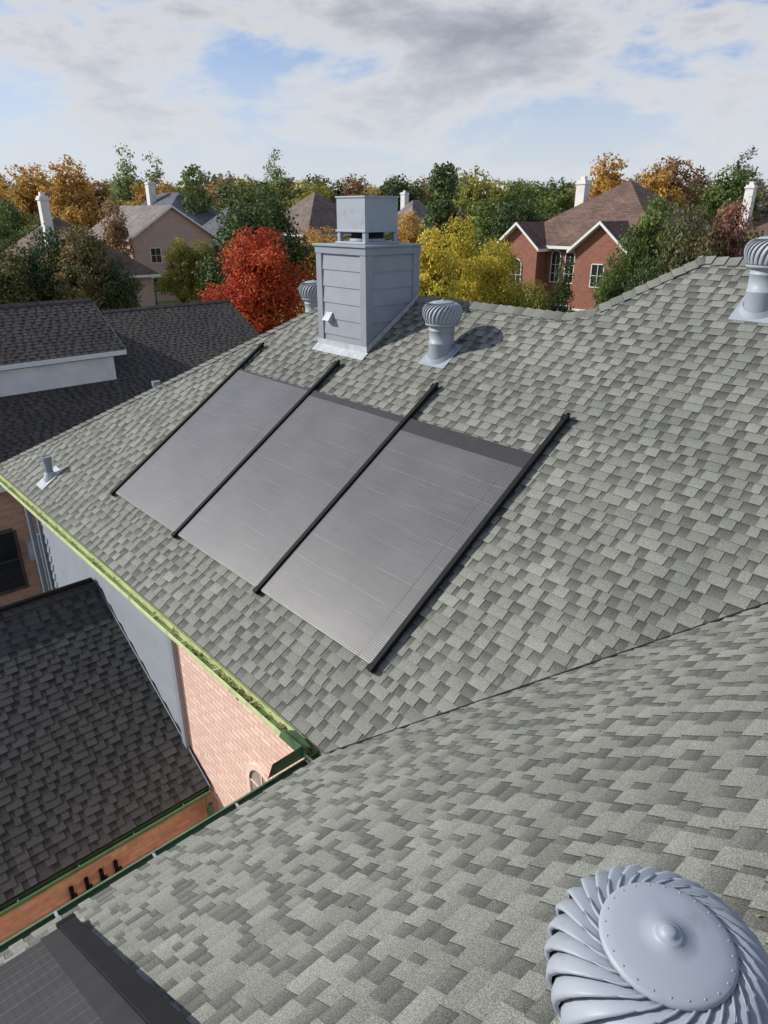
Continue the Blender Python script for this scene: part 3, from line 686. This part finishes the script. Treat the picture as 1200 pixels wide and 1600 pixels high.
w.box(-12.03,-11.98,-8,9.5,-1.58,-1.46); w.box(-12.4,-12.03,-8,9.5,-1.57,-1.55)
w.obj("fascia",[MAT_WHITE],nh,H)
MW=H@Matrix.Translation((-12.4,0,0))
window(nh,MW,'+x',.05,-4.0,1.5,1.35,depth=0,fm=MAT_BARK,kk=0)
b=Acc(); b.box(-12.4,-12.22,1.0,1.33,-3.40,-2.97); b.tube([(-12.33,1.16,-3.4),(-12.33,1.16,-5.1)],.03,8); b.tube([(-12.33,1.16,-3.),(-12.33,1.16,-1.6)],.025,8)
b.obj("meter_box",[MAT_FLASH],nh,H)
# ================================================================== LAMP
ML_=Matrix.Translation((-22.8,72,0))
lp=thing("street_lamp",ML_,"black lamp post with pale globe on the lawn","street lamp")
a=Acc(); a.tube([(0,0,0),(0,0,.3),(0,0,2.8)],[.09,.06,.045],10); a.lathe([(.05,2.8),(.12,2.86),(.12,2.9)],12); a.obj("post",[MAT_BLACK],lp,ML_)
a=Acc(); a.lathe([(.12,2.9),(.24,3.08),(.24,3.25),(.1,3.42),(0,3.46)],16); a.obj("lamp_globe",[plain("warm_globe",(.85,.7,.35),rough=.3,var=.05)],lp,ML_)
# ================================================================== GROUND
m,nt,p=newmat("lawn_grass"); tc=N(nt,"ShaderNodeTexCoord")
n1=N(nt,"ShaderNodeTexNoise",Scale=.12,Detail=8.,Roughness=.7); nt.links.new(tc.outputs['Object'],n1.inputs['Vector'])
r=ramp(nt,[(.3,(.08,.09,.03)),(.5,(.15,.20,.05)),(.72,(.24,.26,.08))]); nt.links.new(n1.outputs[0],r.inputs[0]); nt.links.new(r.outputs[0],p.inputs['Base Color']); p.inputs['Roughness'].default_value=.95
a=Acc(); a.poly([(-1500,-300,0),(1500,-300,0),(1500,2500,0),(-1500,2500,0)]); o=a.obj("ground",[m]); o["kind"]="structure"
a=Acc(); a.poly([(-11.9,-14,.0),(-8.7,-14,.0),(-8.7,14,.0),(-11.9,14,.0)]); 
o=a.obj("concrete_path",[plain("concrete",(.3,.29,.27),rough=.9,var=.15,scale=2.)],None,H@Matrix.Translation((0,0,-5.178))); o["kind"]="structure"
# ================================================================== TREES
rng=np.random.default_rng(4)
def quads_mesh(name,P,tone):
    n=len(P); me=bpy.data.meshes.new(name); me.vertices.add(n*4); me.vertices.foreach_set("co",P.reshape(-1).astype(np.float32))
    me.loops.add(n*4); me.loops.foreach_set("vertex_index",np.arange(n*4,dtype=np.int32))
    me.polygons.add(n); me.polygons.foreach_set("loop_start",np.arange(0,n*4,4,dtype=np.int32)); me.polygons.foreach_set("loop_total",np.full(n,4,dtype=np.int32))
    at=me.attributes.new("tone",'FLOAT','FACE'); at.data.foreach_set("value",tone.astype(np.float32)); me.update(); me.validate(); return me
def leaves(C,size,out=None):
    n=len(C); nn=rng.normal(size=(n,3))
    if out is not None: nn=nn*.75+out
    nn/=np.linalg.norm(nn,axis=1)[:,None]
    a=rng.normal(size=(n,3)); a-=nn*(a*nn).sum(1)[:,None]; a/=np.linalg.norm(a,axis=1)[:,None]; b=np.cross(nn,a)
    s=size*rng.uniform(.6,1.35,(n,1)); a=a*s; b=b*s*.62
    return np.stack([C-a,C-b*.9+a*.1,C+a,C+b],1)
def proto_tree(h,r,n,size,zb,shape='round',lob=9,airy=0.):
    lobes=[]
    for i in range(lob):
        an=rng.uniform(0,6.28); q=rng.uniform(.2,.8)**.8
        t_=rng.uniform(0,1); z=zb+(h-zb)*(.15+.66*t_)
        taper={'round':1-.45*abs(t_-.35)*1.2,'cone':1.05-.8*t_,'spread':.95-.2*t_}[shape]
        rr_=r*rng.uniform(.26,.46)*(taper if shape!='spread' else 1)
        lobes.append((math.cos(an)*r*q*taper,math.sin(an)*r*q*taper,min(z,h-rr_*.6),rr_,rr_*rng.uniform(.6,.9)))
    lobes.append((0,0,h-r*.36,r*.40,r*.36)); lobes.append((0,0,zb+(h-zb)*.45,r*.60,(h-zb)*.36))
    L=np.array(lobes); vol=L[:,3]**2*L[:,4]; nc=max(60,n//20)
    idx=rng.choice(len(L),nc,p=vol/vol.sum()); d=rng.normal(size=(nc,3)); d/=np.linalg.norm(d,axis=1)[:,None]
    rad=rng.uniform(.4,1.0,nc)**.4*rng.uniform(.88,1.18,nc)
    cc=L[idx,:3]+d*rad[:,None]*np.stack([L[idx,3],L[idx,3],L[idx,4]],1)
    ctone=rng.uniform(.15,.85,nc); ltone=rng.uniform(-.2,.2,len(L))[idx]
    k=rng.integers(0,nc,n); C=cc[k]+rng.normal(size=(n,3))*np.array([1,1,.7])*r*(.07 if not airy else .10)
    tone=np.clip(ctone[k]*.6+ltone[k]+rng.uniform(0,.4,n),0,1)
    out=d[k]+np.array([0,0,.35])
    keep=C[:,2]>zb*.55; C=C[keep]; tone=tone[keep]; out=out[keep]
    crown=quads_mesh("crown",leaves(C,size,out),tone)
    a=Acc(); tr=max(.10,h*.02)
    a.tube([(0,0,-.2),(tr*.3,0,zb*.6),(0,tr*.4,zb+(h-zb)*.4),(0,0,h*.86)],[tr*1.35,tr,tr*.65,tr*.15],8)
    for (x,y,z,q,_) in lobes[:lob]:
        z0=zb*.7+(z-zb*.7)*.35; a.tube([(0,0,z0),(x*.5,y*.5,z0+(z-z0)*.6),(x,y,z+q*.3)],[tr*.5,tr*.3,tr*.08],6)
        for _k in range(3):
            an=rng.uniform(0,6.28); a.tube([(x*.6,y*.6,z0+(z-z0)*.7),(x+math.cos(an)*q*.8,y+math.sin(an)*q*.8,z+q*rng.uniform(-.2,.9))],[tr*.16,tr*.04],5)
    trunk=a.mesh("trunk",[MAT_BARK])
    crown.materials.append(MAT_BARK)
    return dict(c=crown,t=trunk,h=h,r=r)
LM={
'red':leaf_mat("red_leaves",[(.11,.016,.010),(.31,.050,.020),(.42,.12,.030)],.4),
'darkgreen':leaf_mat("dark_green_leaves",[(.016,.028,.010),(.036,.058,.018),(.070,.095,.030)],.2),
'green':leaf_mat("green_leaves",[(.030,.050,.014),(.068,.098,.026),(.13,.155,.040)],.3),
'lightgreen':leaf_mat("light_green_leaves",[(.07,.10,.03),(.14,.17,.06),(.22,.24,.10)],.35),
'yellow':leaf_mat("yellow_leaves",[(.14,.12,.015),(.31,.26,.035),(.44,.36,.07)],.4),
'olive':leaf_mat("olive_yellow_leaves",[(.07,.075,.016),(.17,.165,.036),(.30,.27,.06)],.35),
'orange':leaf_mat("orange_leaves",[(.13,.07,.02),(.28,.165,.04),(.40,.27,.08)],.4),
'rust':leaf_mat("rust_brown_leaves",[(.08,.042,.022),(.16,.09,.045),(.25,.155,.08)],.3),
'mixed':leaf_mat("green_and_rust_leaves",[(.028,.035,.014),(.06,.070,.026),(.11,.10,.040),(.17,.08,.04)],.3),
'pink':leaf_mat("crimson_green_leaves",[(.03,.045,.015),(.08,.10,.03),(.18,.08,.06),(.24,.10,.09)],.3),
'grey':leaf_mat("grey_brown_leaves",[(.06,.05,.04),(.12,.105,.08),(.18,.16,.12)],.3)}
WORDS={'red':'bright red autumn','darkgreen':'dark evergreen','green':'leafy green','lightgreen':'pale green airy','yellow':'golden yellow autumn','olive':'yellow green','orange':'orange autumn','rust':'rust brown autumn','mixed':'green and rust brown','pink':'crimson tinged green','grey':'grey brown nearly bare'}
NEAR=[proto_tree(8.4,3.2,19000,.092,2.0,'round',17),proto_tree(8.5,2.6,16000,.088,1.8,'round',16),proto_tree(9,2.4,12000,.09,2.2,'cone',15,1)]
MID=[proto_tree(11,4.6,16000,.135,2.5,'spread',20),proto_tree(12,2.6,9000,.14,2.0,'cone',13),proto_tree(10,3.4,11000,.135,2.0,'round',14)]
FAR=[proto_tree(15,5,8000,.23,3.,'round',18),proto_tree(15,5.2,8000,.23,3.,'spread',20),proto_tree(16,4.2,4200,.21,5.,'round',14,1),proto_tree(15,4,5500,.23,3,'cone',13)]
used=set()
def tree(pr,X,Y,h,r,col,label=None,group=None,rot=None):
    M=Matrix.Translation((X,Y,0))@Matrix.Rotation(random.random()*6.28 if rot is None else rot,4,'Z')@Matrix.Diagonal((r/pr['r'],r/pr['r'],h/pr['h'],1))
    nm={'red':'maple_tree','darkgreen':'oak_tree','green':'elm_tree','orange':'maple_tree','yellow':'ash_tree','rust':'oak_tree'}.get(col,'autumn_tree')
    t_=thing(nm,M,label or (WORDS[col]+" tree standing among houses and lawns"),"tree",group)
    for kk in ('t','c'):
        if (id(pr),kk) in used: ob=pr['o'+kk].copy()
        else:
            ob=bpy.data.objects.new('trunk' if kk=='t' else 'crown',pr[kk]); used.add((id(pr),kk)); pr['o'+kk]=ob
        ob.name='trunk' if kk=='t' else 'crown'
        COL.objects.link(ob) if ob.name not in COL.objects else None
        ob.parent=t_; ob.matrix_parent_inverse=Matrix.Identity(4); ob.matrix_local=Matrix.Identity(4)
        if kk=='c': ob.material_slots[0].link='OBJECT'; ob.material_slots[0].material=LM[col]
tree(NEAR[0],-6.9,40,8.2,3.3,'red',"bright red autumn maple behind the roof beside the chimney")
tree(MID[0],-9.6,58,11.0,5.0,'darkgreen',"wide dark green live oak behind the red maple")
tree(NEAR[1],-17.3,62,6.9,2.0,'olive',"small yellow green tree on the lawn"); tree(NEAR[0],-15.3,62,6.8,2.0,'olive',"small yellow green tree on the lawn")
tree(NEAR[1],-15.6,38,8.3,2.4,'mixed'); tree(NEAR[0],-19.6,37,7.8,3.0,'mixed'); tree(NEAR[0],-17.6,39,8.2,2.4,'darkgreen'); tree(NEAR[0],-14.0,38,6.7,1.6,'darkgreen'); tree(MID[2],-22.5,62,9.6,2.2,'rust'); tree(MID[2],-29,56,9.6,3.0,'green')
tree(NEAR[1],2.5,36,8.2,2.0,'yellow',"golden yellow tree behind the ridge"); tree(NEAR[0],5.7,37,7.7,2.1,'yellow',"golden yellow tree behind the ridge"); tree(NEAR[2],4.3,41,8.7,2.1,'yellow'); tree(NEAR[0],7.3,35,5.9,1.5,'olive'); tree(NEAR[0],0.6,36,6.6,1.8,'olive')
tree(MID[2],2.1,62,8.8,2.4,'orange'); tree(MID[1],4.6,58,12.2,2.4,'darkgreen',"tall dark magnolia like tree"); tree(FAR[0],9.4,78,13,3.4,'olive'); tree(MID[0],11.6,66,11.,3.8,'darkgreen'); tree(MID[2],15.5,72,10.0,3.2,'green')
tree(NEAR[2],8.9,36,6.9,.95,'darkgreen',"slim dark evergreen before the red brick house")
tree(NEAR[2],11.0,33,8.3,1.5,'green'); tree(NEAR[1],12.0,33,9.5,1.8,'green'); tree(NEAR[0],12.7,31,9.2,2.0,'mixed'); tree(NEAR[1],14.5,31,9.3,1.8,'pink',"crimson tinged green tree near the roof"); tree(NEAR[0],9.5,30,7.4,1.2,'green'); tree(NEAR[0],10.5,29,7.3,1.5,'darkgreen'); tree(NEAR[1],13,28.5,6.8,1.9,'mixed'); tree(NEAR[2],17.0,38,8.5,1.8,'mixed')
G="autumn trees along the horizon"
for (pi,X,Y,h,r,cl) in ((0,27.8,95,15.4,5.,'orange'),(1,37.4,100,15.6,5.5,'rust'),(0,42,92,14.2,4.5,'green'),(2,47,100,16.0,4,'grey'),(3,-23.8,95,14.4,3.4,'green'),(0,-41,100,15.4,4.8,'orange'),(1,-48,105,15.0,5,'orange'),(0,-52,98,13.4,4.5,'green'),(2,-38.5,115,17.4,3.6,'lightgreen'),(2,-34.5,115,16.4,3.4,'lightgreen'),(2,-16.8,120,17.2,3.8,'lightgreen'),(0,-24,118,14.4,4.5,'rust'),(0,-19,104,13.4,4,'olive'),(1,-10,112,14.0,5,'darkgreen'),(0,-4,110,13.8,4.5,'rust'),(1,2,112,14.0,4.5,'darkgreen'),(0,8,115,13.9,4.5,'mixed'),(1,16,105,13.2,4.8,'olive'),(1,22,98,13.0,4.6,'green'),(0,33,92,14.1,4.6,'orange')):
    tree(FAR[pi],X,Y,h,r,cl,group=G)
rnd=random.Random(12)
cols=['olive','green','rust','orange','olive','grey','mixed','yellow','darkgreen','orange','green','lightgreen','grey']
for i in range(84):
    Y=rnd.uniform(105,165); X=(i/83.-.5)*1.30*Y+rnd.uniform(-3,3)
    tree(FAR[rnd.choice([0,1,0,1,0,1,2])],X,Y,9+Y*rnd.uniform(.029,.040),rnd.uniform(5,7.2),rnd.choice(cols),group=G)
for i in range(34):
    Y=rnd.uniform(66,100); u=rnd.uniform(-.60,.60); X=u*Y
    if -.42<u<-.18 and Y<96: continue
    if abs(X+26)<12 and abs(Y-94)<16: continue
    tree(MID[rnd.choice([0,2,2,0])],X,Y,rnd.uniform(7,10.),rnd.uniform(3.4,5),rnd.choice(cols),group=G)
n=42000; X=rng.uniform(-230,230,n); Y=rng.uniform(170,215,n); hh_=13.5+2.*np.sin(X*.11)+1.5*np.sin(X*.31+2)+1.2*np.sin(X*.83)
Z=hh_*rng.uniform(0,1,n)**.5; me=quads_mesh("woods",leaves(np.stack([X,Y,Z],1),.75),np.clip(.5+.4*np.sin(X*.19+Y*.1)+rng.normal(size=n)*.2,0,1)); me.materials.append(leaf_mat("mixed_woods_leaves",[(.06,.07,.04),(.10,.10,.06),(.16,.13,.08),(.13,.14,.08)],.3))
o=bpy.data.objects.new("distant_woods",me); reg(o); o["kind"]="stuff"; o["label"]="far off autumn woods along the horizon"; o["category"]="woods"
# ================================================================== SKY, SUN, CAMERA
sd_=Vector((-.86,.10,.50)).normalized(); el=math.asin(sd_.z)
w=bpy.data.worlds.new("World"); scene.world=w; w.use_nodes=True; nt=w.node_tree; bg=nt.nodes["Background"]
sky=N(nt,"ShaderNodeTexSky",sky_type='NISHITA'); sky.sun_disc=False; sky.sun_elevation=el; sky.sun_rotation=math.atan2(sd_.x,sd_.y); sky.air_density=1.0; sky.dust_density=.6; sky.ozone_density=2.8
tc=N(nt,"ShaderNodeTexCoord"); mp=N(nt,"ShaderNodeMapping"); mp.inputs['Scale'].default_value=(1.,1.,2.7); mp.inputs['Location'].default_value=(.35,.1,.2); nt.links.new(tc.outputs['Generated'],mp.inputs[0])
n1=N(nt,"ShaderNodeTexNoise",Scale=4.4,Detail=12.,Roughness=.60,Distortion=.15); nt.links.new(mp.outputs[0],n1.inputs['Vector'])
vs=N(nt,"ShaderNodeVectorMath",operation='DISTANCE'); mp2=N(nt,"ShaderNodeMapping"); mp2.inputs['Scale'].default_value=(1,1,2.0); nt.links.new(tc.outputs['Generated'],mp2.inputs[0]); nt.links.new(mp2.outputs[0],vs.inputs[0]); vs.inputs[1].default_value=(.13,.97,.40)
mr=N(nt,"ShaderNodeMapRange"); mr.inputs[1].default_value=.02; mr.inputs[2].default_value=.30; mr.inputs[3].default_value=.22; mr.inputs[4].default_value=0.; nt.links.new(vs.outputs['Value'],mr.inputs[0])
ad=N(nt,"ShaderNodeMath",operation='ADD'); nt.links.new(n1.outputs[0],ad.inputs[0]); nt.links.new(mr.outputs[0],ad.inputs[1])
cov=ramp(nt,[(.46,0.),(.60,.92)],'EASE'); nt.links.new(ad.outputs[0],cov.inputs[0])
ccol=ramp(nt,[(.50,(6.6,6.5,6.4)),(.60,(5.6,5.6,5.7)),(.69,(3.9,4.0,4.4)),(.80,(2.4,2.6,3.0))]); nt.links.new(ad.outputs[0],ccol.inputs[0])
tint=mul(nt,sky.outputs[0],(1.04,1.03,1.20))
mx=nt.nodes.new("ShaderNodeMix"); mx.data_type='RGBA'; nt.links.new(cov.outputs[0],mx.inputs[0]); nt.links.new(tint,mx.inputs[6]); nt.links.new(ccol.outputs[0],mx.inputs[7])
sp=N(nt,"ShaderNodeSeparateXYZ"); nt.links.new(tc.outputs['Generated'],sp.inputs[0])
hz=ramp(nt,[(0.,.92),(.07,.62),(.2,0.10),(.4,0.)]); nt.links.new(sp.outputs[2],hz.inputs[0])
mx2=nt.nodes.new("ShaderNodeMix"); mx2.data_type='RGBA'; nt.links.new(hz.outputs[0],mx2.inputs[0]); nt.links.new(mx.outputs[2],mx2.inputs[6]); mx2.inputs[7].default_value=(5.7,6.0,6.6,1)
nt.links.new(mx2.outputs[2],bg.inputs[0]); bg.inputs[1].default_value=.12
sl_=bpy.data.lights.new("sun","SUN"); sl_.energy=4.7; sl_.angle=math.radians(.5); sl_.color=(1,.95,.875)
so=bpy.data.objects.new("sun",sl_); COL.objects.link(so); so.rotation_euler=sd_.to_track_quat('Z','Y').to_euler()
cam=bpy.data.cameras.new("camera"); co=bpy.data.objects.new("camera",cam); COL.objects.link(co); co.location=(0,0,9.0)
co.rotation_euler=(math.radians(90-23.518),0,0); cam.sensor_fit='VERTICAL'; cam.sensor_height=36; cam.lens=24.3; cam.clip_start=.05; cam.clip_end=5000
scene.camera=co
scene.view_settings.view_transform='Standard'; scene.view_settings.look='None'; scene.view_settings.exposure=0
